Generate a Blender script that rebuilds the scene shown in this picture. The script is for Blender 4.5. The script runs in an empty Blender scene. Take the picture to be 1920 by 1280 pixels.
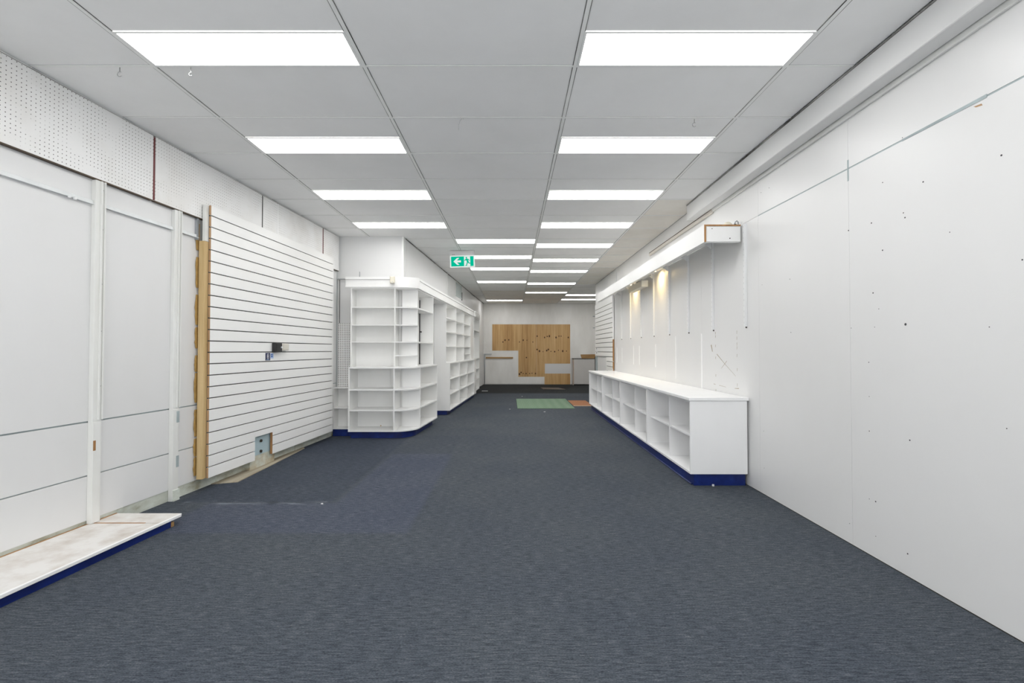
import bpy, bmesh, math, random
from mathutils import Vector

random.seed(7)
S = bpy.context.scene
COL = S.collection

# ------------------------------------------------------------------ camera
cam_d = bpy.data.cameras.new('camera')
cam_d.sensor_fit = 'HORIZONTAL'
cam_d.sensor_width = 36.0
cam_d.lens = 36.0 * 890.5 / 1920.0
cam_d.clip_start = 0.02
cam = bpy.data.objects.new('camera', cam_d)
COL.objects.link(cam)
cam.location = (0.0, 0.0, 1.186)
cam.rotation_euler = (math.pi / 2 + 0.018, 0.0, 0.0)
S.camera = cam

# ------------------------------------------------------------------ world and exposure
PANEL_POWER = 9.9          # radiance of the ceiling light panels
world = bpy.data.worlds.new('world')
S.world = world
world.use_nodes = True
bg = world.node_tree.nodes['Background']
bg.inputs[0].default_value = (0.96, 0.98, 1.0, 1)
bg.inputs[1].default_value = 3.1      # soft daylight through the shop window added behind the camera
S.view_settings.view_transform = 'Standard'
S.view_settings.look = 'None'
S.view_settings.gamma = 1.0
S.view_settings.use_curve_mapping = False
S.view_settings.exposure = 0.06
S.cycles.max_bounces = 12
S.cycles.diffuse_bounces = 8
S.cycles.glossy_bounces = 4

# ------------------------------------------------------------------ materials
MATS = {}


class NT:
    """small helper round a material node tree"""
    def __init__(self, name):
        self.m = bpy.data.materials.new(name)
        self.m.use_nodes = True
        self.t = self.m.node_tree
        self.b = self.t.nodes['Principled BSDF']
        self.out = self.t.nodes['Material Output']

    def n(self, kind, **kw):
        node = self.t.nodes.new(kind)
        for k, v in kw.items():
            if k.startswith('i_'):
                node.inputs[int(k[2:])].default_value = v
            else:
                setattr(node, k, v)
        return node

    def l(self, a, b):
        self.t.links.new(a, b)

    def math(self, op, a, b=None, clamp=False):
        nd = self.n('ShaderNodeMath', operation=op, use_clamp=clamp)
        for i, v in enumerate((a, b)):
            if v is None:
                continue
            if isinstance(v, (int, float)):
                nd.inputs[i].default_value = v
            else:
                self.l(v, nd.inputs[i])
        return nd.outputs[0]

    def pos(self, scale=(1, 1, 1)):
        g = self.n('ShaderNodeNewGeometry')
        mp = self.n('ShaderNodeMapping')
        mp.inputs['Scale'].default_value = scale
        self.l(g.outputs['Position'], mp.inputs['Vector'])
        return mp.outputs[0]

    def noise(self, vec, scale, detail=3.0, rough=0.55):
        nd = self.n('ShaderNodeTexNoise')
        nd.inputs['Scale'].default_value = scale
        nd.inputs['Detail'].default_value = detail
        nd.inputs['Roughness'].default_value = rough
        self.l(vec, nd.inputs['Vector'])
        return nd.outputs['Fac']

    def ramp(self, fac, stops):
        r = self.n('ShaderNodeValToRGB')
        el = r.color_ramp.elements
        while len(el) > len(stops):
            el.remove(el[-1])
        while len(el) < len(stops):
            el.new(0.5)
        for e, (p, c) in zip(el, stops):
            e.position = p
            e.color = c if len(c) == 4 else (*c, 1)
        self.l(fac, r.inputs[0])
        return r.outputs[0]

    def mix(self, fac, a, b, mode='MIX'):
        nd = self.n('ShaderNodeMix', data_type='RGBA', blend_type=mode)
        if isinstance(fac, (int, float)):
            nd.inputs[0].default_value = fac
        else:
            self.l(fac, nd.inputs[0])
        for i, v in ((6, a), (7, b)):
            if isinstance(v, tuple):
                nd.inputs[i].default_value = v if len(v) == 4 else (*v, 1)
            else:
                self.l(v, nd.inputs[i])
        return nd.outputs[2]

    def bump(self, h, strength=0.2, dist=0.01):
        bp = self.n('ShaderNodeBump')
        bp.inputs['Strength'].default_value = strength
        bp.inputs['Distance'].default_value = dist
        self.l(h, bp.inputs['Height'])
        self.l(bp.outputs[0], self.b.inputs['Normal'])

    def done(self, color=None, rough=0.5, metal=0.0, spec=None):
        if color is not None:
            if isinstance(color, tuple):
                self.b.inputs['Base Color'].default_value = (*color[:3], 1)
            else:
                self.l(color, self.b.inputs['Base Color'])
        self.b.inputs['Roughness'].default_value = rough
        self.b.inputs['Metallic'].default_value = metal
        if spec is not None:
            self.b.inputs['Specular IOR Level'].default_value = spec
        return self.m


def paint(name, col, rough=0.45, grime=0.06, gcol=None, scale=1.3, bump=0.03, streak=(1, 1, 0.35), spec=None):
    """painted board: broad grime, fine specks, faint roller texture"""
    t = NT(name)
    gcol = gcol or tuple(c * 0.72 for c in col)
    a = t.noise(t.pos(streak), scale, 5.0, 0.62)
    f = t.ramp(a, [(0.42, (0, 0, 0)), (0.78, (1, 1, 1))])
    c1 = t.mix(t.math('MULTIPLY', f, grime * 4), col, gcol)
    b = t.noise(t.pos(), 19.0, 4.0, 0.6)
    f2 = t.ramp(b, [(0.66, (0, 0, 0)), (0.8, (1, 1, 1))])
    c2 = t.mix(t.math('MULTIPLY', f2, grime * 1.6), c1, gcol)
    if bump:
        t.bump(t.noise(t.pos(), 160.0, 2.0), bump, 0.004)
    return t.done(c2, rough, spec=spec)


def plain(name, col, rough=0.5, metal=0.0, var=0.12, scale=14.0):
    t = NT(name)
    a = t.noise(t.pos(), scale, 4.0)
    c = t.mix(a, tuple(x * (1 - var) for x in col), tuple(min(1, x * (1 + var)) for x in col))
    return t.done(c, rough, metal)


def timber(name, c0, c1, axis='z', scale=22.0, rough=0.6):
    t = NT(name)
    st = {'z': (1, 1, 0.06), 'y': (1, 0.06, 1), 'x': (0.06, 1, 1)}[axis]
    a = t.noise(t.pos(st), scale, 6.0, 0.6)
    b = t.noise(t.pos(st), scale * 4.5, 3.0, 0.6)
    f = t.math('ADD', t.math('MULTIPLY', a, 0.7), t.math('MULTIPLY', b, 0.3))
    c = t.ramp(f, [(0.33, c0), (0.66, c1)])
    t.bump(b, 0.08, 0.003)
    return t.done(c, rough)


def pegboard(name, axes, hole=0.0031, pitch=0.0254, miss=0.47, dark=0.12):
    """white pegboard, holes on an inch grid, some of them filled by paint"""
    t = NT(name)
    g = t.n('ShaderNodeNewGeometry')
    sp = t.n('ShaderNodeSeparateXYZ')
    t.l(g.outputs['Position'], sp.inputs[0])
    dist = None
    for ax in axes:
        u = t.math('DIVIDE', sp.outputs[ax], pitch)
        u = t.math('SUBTRACT', t.math('FRACT', t.math('ADD', u, 100.0)), 0.5)
        u = t.math('MULTIPLY', u, u)
        dist = u if dist is None else t.math('ADD', dist, u)
    r = t.math('SQRT', dist)
    inside = t.math('LESS_THAN', r, hole / pitch)
    keep = t.ramp(t.noise(t.pos(), 5.5, 3.0, 0.6), [(miss - 0.08, (0, 0, 0)), (miss + 0.05, (1, 1, 1))])
    f = t.math('MULTIPLY', inside, keep)
    base = t.mix(t.ramp(t.noise(t.pos(), 2.0, 4.0), [(0.45, (0, 0, 0)), (0.8, (1, 1, 1))]), (0.85, 0.85, 0.84), (0.72, 0.70, 0.66))
    c = t.mix(f, base, (dark, dark * 0.95, dark * 0.9))
    return t.done(c, 0.5)


def emis(name, col, strength):
    t = NT(name)
    e = t.n('ShaderNodeEmission')
    e.inputs[0].default_value = (*col, 1)
    e.inputs[1].default_value = strength
    t.l(e.outputs[0], t.out.inputs[0])
    return t.m


def carpet():
    t = NT('carpet')
    g = t.n('ShaderNodeNewGeometry')
    sp = t.n('ShaderNodeSeparateXYZ')
    t.l(g.outputs['Position'], sp.inputs[0])
    X, Y = sp.outputs[0], sp.outputs[1]

    def smooth(v, a, b):
        m = t.n('ShaderNodeMapRange', interpolation_type='SMOOTHSTEP')
        m.inputs[1].default_value = a
        m.inputs[2].default_value = b
        t.l(v, m.inputs[0])
        return m.outputs[0]

    def rect(x0, x1, y0, y1, e=0.03):
        r = t.math('MULTIPLY', smooth(X, x0 - e, x0 + e), t.math('SUBTRACT', 1.0, smooth(X, x1 - e, x1 + e)))
        q = t.math('MULTIPLY', smooth(Y, y0 - e, y0 + e), t.math('SUBTRACT', 1.0, smooth(Y, y1 - e, y1 + e)))
        return t.math('MULTIPLY', r, q)

    rib = t.noise(t.pos((16, 120, 1)), 1.0, 4.0, 0.7)         # loop rows run across the shop
    tuft = t.noise(t.pos((110, 300, 1)), 1.0, 3.0, 0.7)
    f = t.math('ADD', t.math('MULTIPLY', rib, 0.52), t.math('MULTIPLY', tuft, 0.48))
    c = t.ramp(f, [(0.30, (0.010, 0.014, 0.022)), (0.46, (0.046, 0.056, 0.070)), (0.58, (0.100, 0.113, 0.131)), (0.72, (0.235, 0.24, 0.242))])
    fleck = t.ramp(t.noise(t.pos((90, 260, 1)), 1.3, 2.0, 0.6), [(0.66, (0, 0, 0)), (0.74, (1, 1, 1))])
    c = t.mix(t.math('MULTIPLY', fleck, 0.6), c, (0.33, 0.31, 0.28))
    big = t.ramp(t.noise(t.pos(), 0.9, 4.0, 0.6), [(0.35, (0.86, 0.87, 0.9)), (0.7, (1.08, 1.06, 1.02))])
    c = t.mix(1.0, c, big, 'MULTIPLY')
    # unfaded carpet where counters used to stand
    band = t.math('MAXIMUM', rect(-2.35, -0.74, 3.10, 3.70), rect(-1.36, -0.68, 3.10, 5.45))
    c = t.mix(t.math('MULTIPLY', band, 0.5), c, t.mix(1.0, c, (1.10, 1.10, 1.36), 'MULTIPLY'))
    inner = rect(-2.6, -1.40, 3.73, 6.4)
    c = t.mix(t.math('MULTIPLY', inner, 0.8), c, t.mix(1.0, c, (0.74, 0.77, 0.87), 'MULTIPLY'))
    lane = rect(-2.6, -0.70, 5.46, 6.6)
    c = t.mix(t.math('MULTIPLY', lane, 0.35), c, t.mix(1.0, c, (0.75, 0.77, 0.86), 'MULTIPLY'))
    # chalky dust line along the former counter edge
    dust = t.math('MULTIPLY', rect(-2.55, -1.45, 3.66, 3.76, 0.02), t.ramp(t.noise(t.pos((2, 9, 1)), 2.6, 4.0), [(0.5, (0, 0, 0)), (0.68, (1, 1, 1))]))
    c = t.mix(t.math('MULTIPLY', dust, 0.35), c, (0.33, 0.36, 0.40))
    # black bare underlay at the rear
    rear = rect(-3, 5, 13.05, 20, 0.04)
    c = t.mix(rear, c, t.mix(1.0, c, (0.42, 0.40, 0.35), 'MULTIPLY'))
    # dark spill marks
    sp1 = t.ramp(t.noise(t.pos((1, 1, 1)), 2.3, 2.0, 0.4), [(0.73, (0, 0, 0)), (0.77, (1, 1, 1))])
    c = t.mix(t.math('MULTIPLY', sp1, 0.35), c, (0.02, 0.022, 0.026))
    t.bump(f, 0.35, 0.006)
    return t.done(c, 0.95, spec=0.15)


def plywood():
    t = NT('plywood')
    a = t.noise(t.pos((1, 1, 0.05)), 16.0, 6.0, 0.6)
    b = t.noise(t.pos((1, 1, 0.02)), 60.0, 3.0, 0.6)
    w = t.noise(t.pos((1, 1, 0.001)), 3.2, 2.0, 0.5)
    f = t.math('ADD', t.math('ADD', t.math('MULTIPLY', a, 0.4), t.math('MULTIPLY', b, 0.25)), t.math('MULTIPLY', w, 0.35))
    c = t.ramp(f, [(0.34, (0.33, 0.17, 0.055)), (0.5, (0.56, 0.34, 0.135)), (0.66, (0.72, 0.50, 0.25))])
    return t.done(c, 0.55)


def concrete():
    t = NT('bare_skirting')
    a = t.noise(t.pos((1, 1, 2)), 4.0, 6.0, 0.65)
    c = t.ramp(a, [(0.3, (0.30, 0.28, 0.19)), (0.45, (0.50, 0.52, 0.45)), (0.62, (0.62, 0.66, 0.60))])
    y = t.ramp(t.noise(t.pos((1, 1, 1)), 1.7, 5.0, 0.7), [(0.58, (0, 0, 0)), (0.7, (1, 1, 1))])
    c = t.mix(t.math('MULTIPLY', y, 0.6), c, (0.42, 0.27, 0.09))
    return t.done(c, 0.8)


def blue():
    t = NT('navy_plinth')
    a = t.noise(t.pos((1, 0.3, 1)), 9.0, 5.0, 0.7)
    c = t.ramp(a, [(0.3, (0.003, 0.010, 0.075)), (0.62, (0.008, 0.025, 0.175)), (0.8, (0.045, 0.08, 0.26))])
    return t.done(c, 0.32)


def tile_mat(name, c0, c1):
    t = NT(name)
    oi = t.n('ShaderNodeObjectInfo')
    a = t.ramp(t.noise(t.pos(), 2.4, 5.0, 0.6), [(0.4, (0, 0, 0)), (0.85, (1, 1, 1))])
    c = t.mix(a, c0, c1)
    v = t.math('ADD', t.math('MULTIPLY', oi.outputs['Random'], 0.06), 0.96)
    cb = t.n('ShaderNodeCombineColor')
    for i in range(3):
        t.l(v, cb.inputs[i])
    c = t.mix(1.0, c, cb.outputs[0], 'MULTIPLY')
    t.bump(t.noise(t.pos(), 320.0, 2.0), 0.04, 0.002)
    return t.done(c, 0.75)


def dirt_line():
    t = NT('grid_shadow_gap')  # dark gap line: shadow and dirt painted into one colour
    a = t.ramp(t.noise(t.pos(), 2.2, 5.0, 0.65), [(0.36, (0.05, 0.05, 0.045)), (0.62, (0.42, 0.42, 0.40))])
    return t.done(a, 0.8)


def green_mat():
    t = NT('green_mat_rubber')
    w = t.n('ShaderNodeTexWave', wave_type='BANDS', bands_direction='X')
    w.inputs['Scale'].default_value = 14.0
    w.inputs['Distortion'].default_value = 0.3
    t.l(t.pos(), w.inputs['Vector'])
    c = t.mix(w.outputs['Fac'], (0.10, 0.20, 0.115), (0.24, 0.33, 0.235))
    t.bump(w.outputs['Fac'], 0.3, 0.004)
    return t.done(c, 0.8)


def glass():
    t = NT('window_glass')
    tr = t.n('ShaderNodeBsdfTransparent')
    gl = t.n('ShaderNodeBsdfGlossy')
    gl.inputs['Roughness'].default_value = 0.02
    mx = t.n('ShaderNodeMixShader')
    mx.inputs[0].default_value = 0.08
    t.l(tr.outputs[0], mx.inputs[1])
    t.l(gl.outputs[0], mx.inputs[2])
    t.l(mx.outputs[0], t.out.inputs[0])
    return t.m


M = dict(
    wall=paint('white_wall_paint', (0.73, 0.732, 0.73), 0.42, 0.05, (0.60, 0.59, 0.56), 1.1),
    wallR=paint('white_gloss_wall_paint', (0.735, 0.735, 0.73), 0.36, 0.035, (0.58, 0.57, 0.54), 0.9),
    wallB=paint('rear_wall_paint', (0.89, 0.885, 0.86), 0.5, 0.10, (0.52, 0.50, 0.45), 1.6),
    shelf=paint('white_shelf_laminate', (0.86, 0.86, 0.85), 0.38, 0.05, (0.62, 0.60, 0.54), 2.5, 0.0),
    bench=paint('white_bench_laminate', (0.87, 0.87, 0.87), 0.3, 0.035, (0.60, 0.60, 0.60), 2.2, 0.0),
    slat=paint('slatwall_white', (0.87, 0.87, 0.855), 0.4, 0.05, (0.62, 0.60, 0.55), 1.4, 0.0, (1, 0.4, 1)),
    pelmet=paint('white_pelmet_laminate', (0.76, 0.76, 0.75), 0.4, 0.03, (0.6, 0.6, 0.56), 2.5, 0.0),
    board=paint('scuffed_platform_white', (0.74, 0.725, 0.70), 0.5, 0.24, (0.46, 0.39, 0.32), 4.5, 0.0, (1, 1, 1)),
    post=paint('off_white_post_paint', (0.78, 0.785, 0.765), 0.4, 0.10, (0.55, 0.53, 0.46), 3.0, 0.0),
    rail=plain('white_metal_rail', (0.72, 0.74, 0.74), 0.35),
    upright=plain('white_steel_upright', (0.78, 0.79, 0.79), 0.35, var=0.04),
    ghost=plain('fresh_white_paint', (0.90, 0.90, 0.89), 0.4, var=0.02),
    tee=plain('ceiling_tee_enamel', (0.88, 0.885, 0.87), 0.5, var=0.04),
    tile=tile_mat('ceiling_tile_board', (0.93, 0.93, 0.925), (0.88, 0.88, 0.87)),
    tilebeige=tile_mat('beige_ceiling_tile', (0.85, 0.82, 0.765), (0.75, 0.71, 0.645)),  # beige-toned board for the right and rear tiles
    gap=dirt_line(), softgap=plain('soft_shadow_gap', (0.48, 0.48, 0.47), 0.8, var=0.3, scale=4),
    dark=plain('dark_gap', (0.03, 0.028, 0.025), 0.8),
    slot=plain('slatwall_groove', (0.06, 0.058, 0.053), 0.7),
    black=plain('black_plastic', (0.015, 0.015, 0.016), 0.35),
    brown=timber('raw_board_edge', (0.26, 0.12, 0.04), (0.46, 0.25, 0.10)),
    mdf=timber('raw_fibreboard_edge', (0.36, 0.21, 0.10), (0.52, 0.34, 0.19)),
    bare=timber('bare_floor_boards', (0.20, 0.15, 0.085), (0.46, 0.42, 0.33), 'y', 9.0, 0.85),
    dkbrown=timber('dark_board_edge', (0.035, 0.022, 0.012), (0.10, 0.065, 0.035), 'y'),
    red=plain('dark_red_paint', (0.16, 0.035, 0.035), 0.6, var=0.4, scale=30),
    timber=timber('pine_batten', (0.52, 0.36, 0.16), (0.68, 0.50, 0.26)),
    offcut=timber('timber_offcut', (0.28, 0.15, 0.05), (0.47, 0.30, 0.13), 'x'),
    glue=plain('dried_glue', (0.42, 0.26, 0.08), 0.6, var=0.4, scale=40),
    ply=plywood(), knot=plain('wood_knot', (0.10, 0.042, 0.012), 0.6, var=0.3),
    conc=concrete(), blue=blue(), carpet=carpet(), green=green_mat(),
    rust=plain('rust_brown_mat', (0.33, 0.135, 0.055), 0.85, var=0.3, scale=60),
    matedge=plain('pale_mat_edge', (0.50, 0.36, 0.26), 0.8),
    seam=plain('blue_grey_seam', (0.36, 0.42, 0.43), 0.6, var=0.35, scale=9),
    steel=plain('pale_blue_steel', (0.44, 0.56, 0.60), 0.45, var=0.12, scale=6),
    bolt=plain('rusty_bolt', (0.05, 0.04, 0.03), 0.6, 0.4),
    zinc=plain('zinc_metal', (0.38, 0.40, 0.42), 0.35, 0.7),
    cream=plain('cream_plastic', (0.74, 0.70, 0.58), 0.4, var=0.06),
    ivory=plain('aged_white_plastic', (0.66, 0.63, 0.56), 0.4, var=0.08),
    navy=plain('navy_sticker', (0.012, 0.020, 0.075), 0.4),
    ltblue=plain('pale_blue_sticker', (0.42, 0.55, 0.78), 0.45),
    midblue=plain('blue_print', (0.06, 0.14, 0.42), 0.45),
    white=plain('white_print', (0.8, 0.8, 0.82), 0.45, var=0.02),
    pegL=pegboard('pegboard_side', (1, 2)), pegR=pegboard('pegboard_return', (0, 2), 0.0062, 0.0254, 0.2, 0.10),
    pegF=pegboard('pegboard_side_painted', (1, 2), 0.0030, 0.0254, 0.5, 0.30),
    grey=plain('grey_panel', (0.60, 0.585, 0.565), 0.5, var=0.06, scale=5),
    trunk=plain('beige_trunking', (0.62, 0.58, 0.52), 0.5, var=0.06),
    lamp=emis('panel_diffuser', (1.0, 0.99, 0.975), PANEL_POWER),
    warm=emis('halogen_bulb', (1.0, 0.72, 0.32), 30.0),
    signg=emis('exit_sign_green', (0.0, 0.56, 0.34), 0.85), signw=emis('exit_sign_white', (0.90, 1.0, 0.96), 0.80),
    signhouse=plain('sign_housing', (0.72, 0.70, 0.71), 0.4, var=0.03),
    glass=glass(),
    hook=plain('hook_wire', (0.45, 0.45, 0.44), 0.35, 0.6),
    debris=plain('paper_scrap', (0.75, 0.75, 0.76), 0.7),
    mark=plain('scuff_mark', (0.40, 0.34, 0.26), 0.8, var=0.4, scale=40),
    hole=plain('screw_hole', (0.045, 0.045, 0.05), 0.8),
    vent=plain('vent_glass', (0.42, 0.47, 0.46), 0.25, var=0.1),
)

# ------------------------------------------------------------------ object helpers


def link(o, parent=None):
    COL.objects.link(o)
    if parent is not None:
        o.parent = parent
    return o


def wloc(o):
    v = Vector(o.location)
    p = o.parent
    while p is not None:
        v += Vector(p.location)
        p = p.parent
    return v


def mesh(name, verts, faces, mat, parent=None, bevel=0.0, smooth=False, label=None, kind=None):
    """one mesh object; vertices are given in world space, the origin goes to the base centre"""
    xs, ys, zs = zip(*verts)
    o0 = Vector(((min(xs) + max(xs)) / 2, (min(ys) + max(ys)) / 2, min(zs)))
    me = bpy.data.meshes.new(name)
    me.from_pydata([tuple(Vector(v) - o0) for v in verts], [], faces)
    bm = bmesh.new()
    bm.from_mesh(me)
    bmesh.ops.recalc_face_normals(bm, faces=bm.faces)
    if bevel:
        bmesh.ops.bevel(bm, geom=list(bm.edges), offset=bevel, segments=1, affect='EDGES', profile=0.5)
    bm.to_mesh(me)
    bm.free()
    if smooth:
        for p in me.polygons:
            p.use_smooth = True
    me.materials.append(M[mat])
    o = bpy.data.objects.new(name, me)
    link(o, parent)
    o.location = o0 - (wloc(parent) if parent is not None else Vector())
    if label:
        o['label'] = label
    if kind:
        o['kind'] = kind
    return o


HEX = [(0, 3, 2, 1), (4, 5, 6, 7), (0, 1, 5, 4), (1, 2, 6, 5), (2, 3, 7, 6), (3, 0, 4, 7)]


def box(name, x0, x1, y0, y1, z0, z1, mat, parent=None, bevel=0.0, **kw):
    v = [(x0, y0, z0), (x1, y0, z0), (x1, y1, z0), (x0, y1, z0), (x0, y0, z1), (x1, y0, z1), (x1, y1, z1), (x0, y1, z1)]
    return mesh(name, v, HEX, mat, parent, bevel, **kw)


def multi(name, boxes, mat, parent=None, **kw):
    v, f = [], []
    for (x0, x1, y0, y1, z0, z1) in boxes:
        k = len(v)
        v += [(x0, y0, z0), (x1, y0, z0), (x1, y1, z0), (x0, y1, z0), (x0, y0, z1), (x1, y0, z1), (x1, y1, z1), (x0, y1, z1)]
        f += [tuple(i + k for i in q) for q in HEX]
    return mesh(name, v, f, mat, parent, **kw)


def sheared(a, m):
    """box builder along a slanted wall X = a + m*Y; o is the distance in front of it"""
    def f(name, y0, y1, o0, o1, z0, z1, mat, parent=None, bevel=0.0, **kw):
        P = lambda y, o, z: (a + m * y + o, y, z)
        v = [P(y0, o0, z0), P(y0, o1, z0), P(y1, o1, z0), P(y1, o0, z0), P(y0, o0, z1), P(y0, o1, z1), P(y1, o1, z1), P(y1, o0, z1)]
        return mesh(name, v, HEX, mat, parent, bevel, **kw)
    return f


def prism(name, poly, z0, z1, mat, parent=None, axis='z', bevel=0.0, **kw):
    n = len(poly)
    if axis == 'z':
        P = lambda p, t: (p[0], p[1], t)
    elif axis == 'y':
        P = lambda p, t: (p[0], t, p[1])
    else:
        P = lambda p, t: (t, p[0], p[1])
    v = [P(p, z0) for p in poly] + [P(p, z1) for p in poly]
    f = [tuple(range(n)), tuple(range(2 * n - 1, n - 1, -1))] + [(i, (i + 1) % n, (i + 1) % n + n, i + n) for i in range(n)]
    return mesh(name, v, f, mat, parent, bevel, **kw)


def tube(name, pts, r, mat, parent=None, n=8, **kw):
    pts = [Vector(p) for p in pts]
    v, f = [], []
    up = None
    for i, p in enumerate(pts):
        d = (pts[min(i + 1, len(pts) - 1)] - pts[max(i - 1, 0)]).normalized()
        if up is None:
            up = d.orthogonal().normalized()
        up = (up - d * up.dot(d)).normalized()
        s = d.cross(up)
        for k in range(n):
            a = 2 * math.pi * k / n
            v.append(tuple(p + (up * math.cos(a) + s * math.sin(a)) * r))
    for i in range(len(pts) - 1):
        for k in range(n):
            f.append((i * n + k, i * n + (k + 1) % n, (i + 1) * n + (k + 1) % n, (i + 1) * n + k))
    f.append(tuple(range(n)))
    f.append(tuple(range(len(pts) * n - 1, (len(pts) - 1) * n - 1, -1)))
    return mesh(name, v, f, mat, parent, smooth=True, **kw)


def disc(name, c, r, h, axis, mat, parent=None, n=14, **kw):
    pts = [(math.cos(2 * math.pi * k / n) * r, math.sin(2 * math.pi * k / n) * r) for k in range(n)]
    if axis == 'z':
        return prism(name, [(c[0] + a, c[1] + b) for a, b in pts], c[2], c[2] + h, mat, parent, 'z', **kw)
    if axis == 'y':
        return prism(name, [(c[0] + a, c[2] + b) for a, b in pts], c[1], c[1] + h, mat, parent, 'y', **kw)
    return prism(name, [(c[1] + a, c[2] + b) for a, b in pts], c[0], c[0] + h, mat, parent, 'x', **kw)


def thing(name, loc, label, cat, group=None):
    o = bpy.data.objects.new(name, None)
    o.empty_display_size = 0.1
    link(o)
    o.location = loc
    return tag(o, label, cat, group)


def tag(o, label, cat, group=None):
    o['label'] = label
    o['category'] = cat
    if group:
        o['group'] = group
    return o


def struct(o, label=None, cat=None):
    o['kind'] = 'structure'
    if label:
        o['label'] = label
    if cat:
        o['category'] = cat
    return o


# ------------------------------------------------------------------ room measures
H = 2.80                                  # underside of the ceiling grid
YF, YB = -0.95, 16.45                     # added shop front, rear wall
XR = 2.07                                 # right wall face
LA, LM = -2.962, 0.0722                   # left wall   X = LA + LM*Y
IA, IM = -1.934, 0.0575                   # inner left wall beyond the return
YRET = 6.74                               # face of the return wall
lbox = sheared(LA, LM)
ibox = sheared(IA, IM)
LX = lambda y: LA + LM * y
IX = lambda y: IA + IM * y
XRR = 3.35                                # right wall of the wider rear area
YSTEP = 11.75

# ------------------------------------------------------------------ floor
floor = struct(box('floor', -3.3, 3.6, YF - 0.1, YB + 0.1, -0.1, 0.0, 'carpet'),
               'dark blue grey ribbed carpet covering the shop floor', 'floor')

# ------------------------------------------------------------------ left wall
wl = struct(lbox('wall_left', YF, YRET + 0.1, -0.14, -0.012, 0, H + 0.1, 'seam'),
            'white panelled left wall with pegboard band along its top', 'wall')
g = 0.005
for (a, b) in ((YF, 0.55), (0.55, 1.85), (1.85, 3.105), (3.105, 3.765), (3.765, 4.995), (4.995, 6.70)):
    for (z0, z1) in ((0.088, 0.371), (0.379, 0.717), (0.727, 2.34)):
        if a >= 4.9 and z0 < 0.3:
            lbox('wall_panel', 5.06, b, -0.012, 0, z0, z1, 'wall', wl)
            continue
        if 3.7 < a < 4 and z0 < 0.3:
            lbox('wall_panel', a, 4.66, -0.012, 0, z0, z1, 'wall', wl)
            continue
        gg = g * 0.2
        lbox('wall_panel', a + gg, b - gg, -0.012, 0, z0, z1, 'wall', wl)
# pegboard band
joints = [(YF, 1.15), (1.16, 3.520), (3.543, 4.876), (4.896, 5.155), (5.172, 6.206), (6.236, 6.70)]
for i, (a, b) in enumerate(joints):
    p = lbox('pegboard_panel', a, b, 0.002, 0.03, 2.306, 2.786, 'pegL' if i < 2 else 'pegF', wl)
    lbox('board_edge', a, b, 0.002, 0.029, 2.299, 2.306, 'dkbrown', p, label='dark unpainted lower edge of the pegboard')
lbox('joint_strip', 3.520, 3.543, 0.002, 0.026, 2.31, 2.78, 'red', wl, label='dark red strip showing between two pegboards')
lbox('joint_strip', 4.876, 4.896, 0.002, 0.026, 2.31, 2.78, 'dark', wl)
lbox('joint_strip', 5.153, 5.174, 0.002, 0.034, 2.31, 2.78, 'ghost', wl)
lbox('joint_strip', 6.206, 6.236, 0.002, 0.026, 2.31, 2.78, 'red', wl)
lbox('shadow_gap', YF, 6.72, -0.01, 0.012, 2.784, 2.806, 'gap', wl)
lbox('wall_angle', YF, 6.72, 0.0, 0.022, 2.797, 2.800, 'tee', wl)
# steel plate and bolts behind the slatwall cut-out
pl = lbox('steel_plate', 4.68, 5.10, -0.011, 0.055, 0.130, 0.40, 'steel', wl, label='pale blue steel plate behind the slatwall cut-out')
lbox('plate_rib', 5.020, 5.034, 0.055, 0.064, 0.13, 0.39, 'steel', pl)
lbox('plate_foot', 4.68, 5.10, -0.004, 0.052, 0.0, 0.130, 'conc', pl)
for z in (0.265, 0.160):
    disc('bolt', (LX(4.845) + 0.055, 4.845, z), 0.015, 0.014, 'x', 'bolt', pl, 8)
bb = struct(lbox('baseboard_left', YF, 6.60, -0.012, -0.004, 0, 0.090, 'conc'),
            'bare stained grey green skirting strip under the left wall panels', 'skirting')
for y in (3.30, 4.28, 4.72, 5.02, 5.62):
    lbox('timber_block', y, y + 0.035, -0.004, 0.004, 0, 0.086, 'conc', bb)

# bare floor strip under the slatwall
struct(prism('trim_1', [(LX(4.22) - 0.002, 4.22), (-2.46, 4.28), (-2.475, 5.0), (-2.50, 5.75), (LX(5.8) - 0.002, 5.8)], 0.0, 0.006, 'bare'),
       'bare stained floor strip at the foot of the slatwall', 'floor strip')

# ------------------------------------------------------------------ posts and rails on the left wall
def wall_post(y0, z0, label):
    t = thing('wall_post', (LX(y0) + 0.02, y0 + 0.03, z0), label, 'post', 'white upright posts on the left wall')
    lbox('web', y0, y0 + 0.064, 0.0005, 0.030, z0, 2.297, 'post', t, 0.0015)
    lbox('ridge', y0 + 0.030, y0 + 0.041, 0.030, 0.041, 0.73, 2.296, 'post', t, 0.001)
    lbox('lip', y0 + 0.055, y0 + 0.064, 0.030, 0.040, 0.73, 2.297, 'post', t, 0.001)
    lbox('cover_strip', y0 - 0.001, y0 + 0.05, 0.030, 0.036, z0 + 0.002, 0.716, 'post', t, 0.001)
    for z in (2.24, 1.98, 1.62, 1.31, 0.95, 0.60, 0.25):
        disc('screw', (LX(y0 + .047) + 0.030, y0 + 0.047, z), 0.0035, 0.004, 'x', 'bolt', t, 6)
    return t


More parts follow.
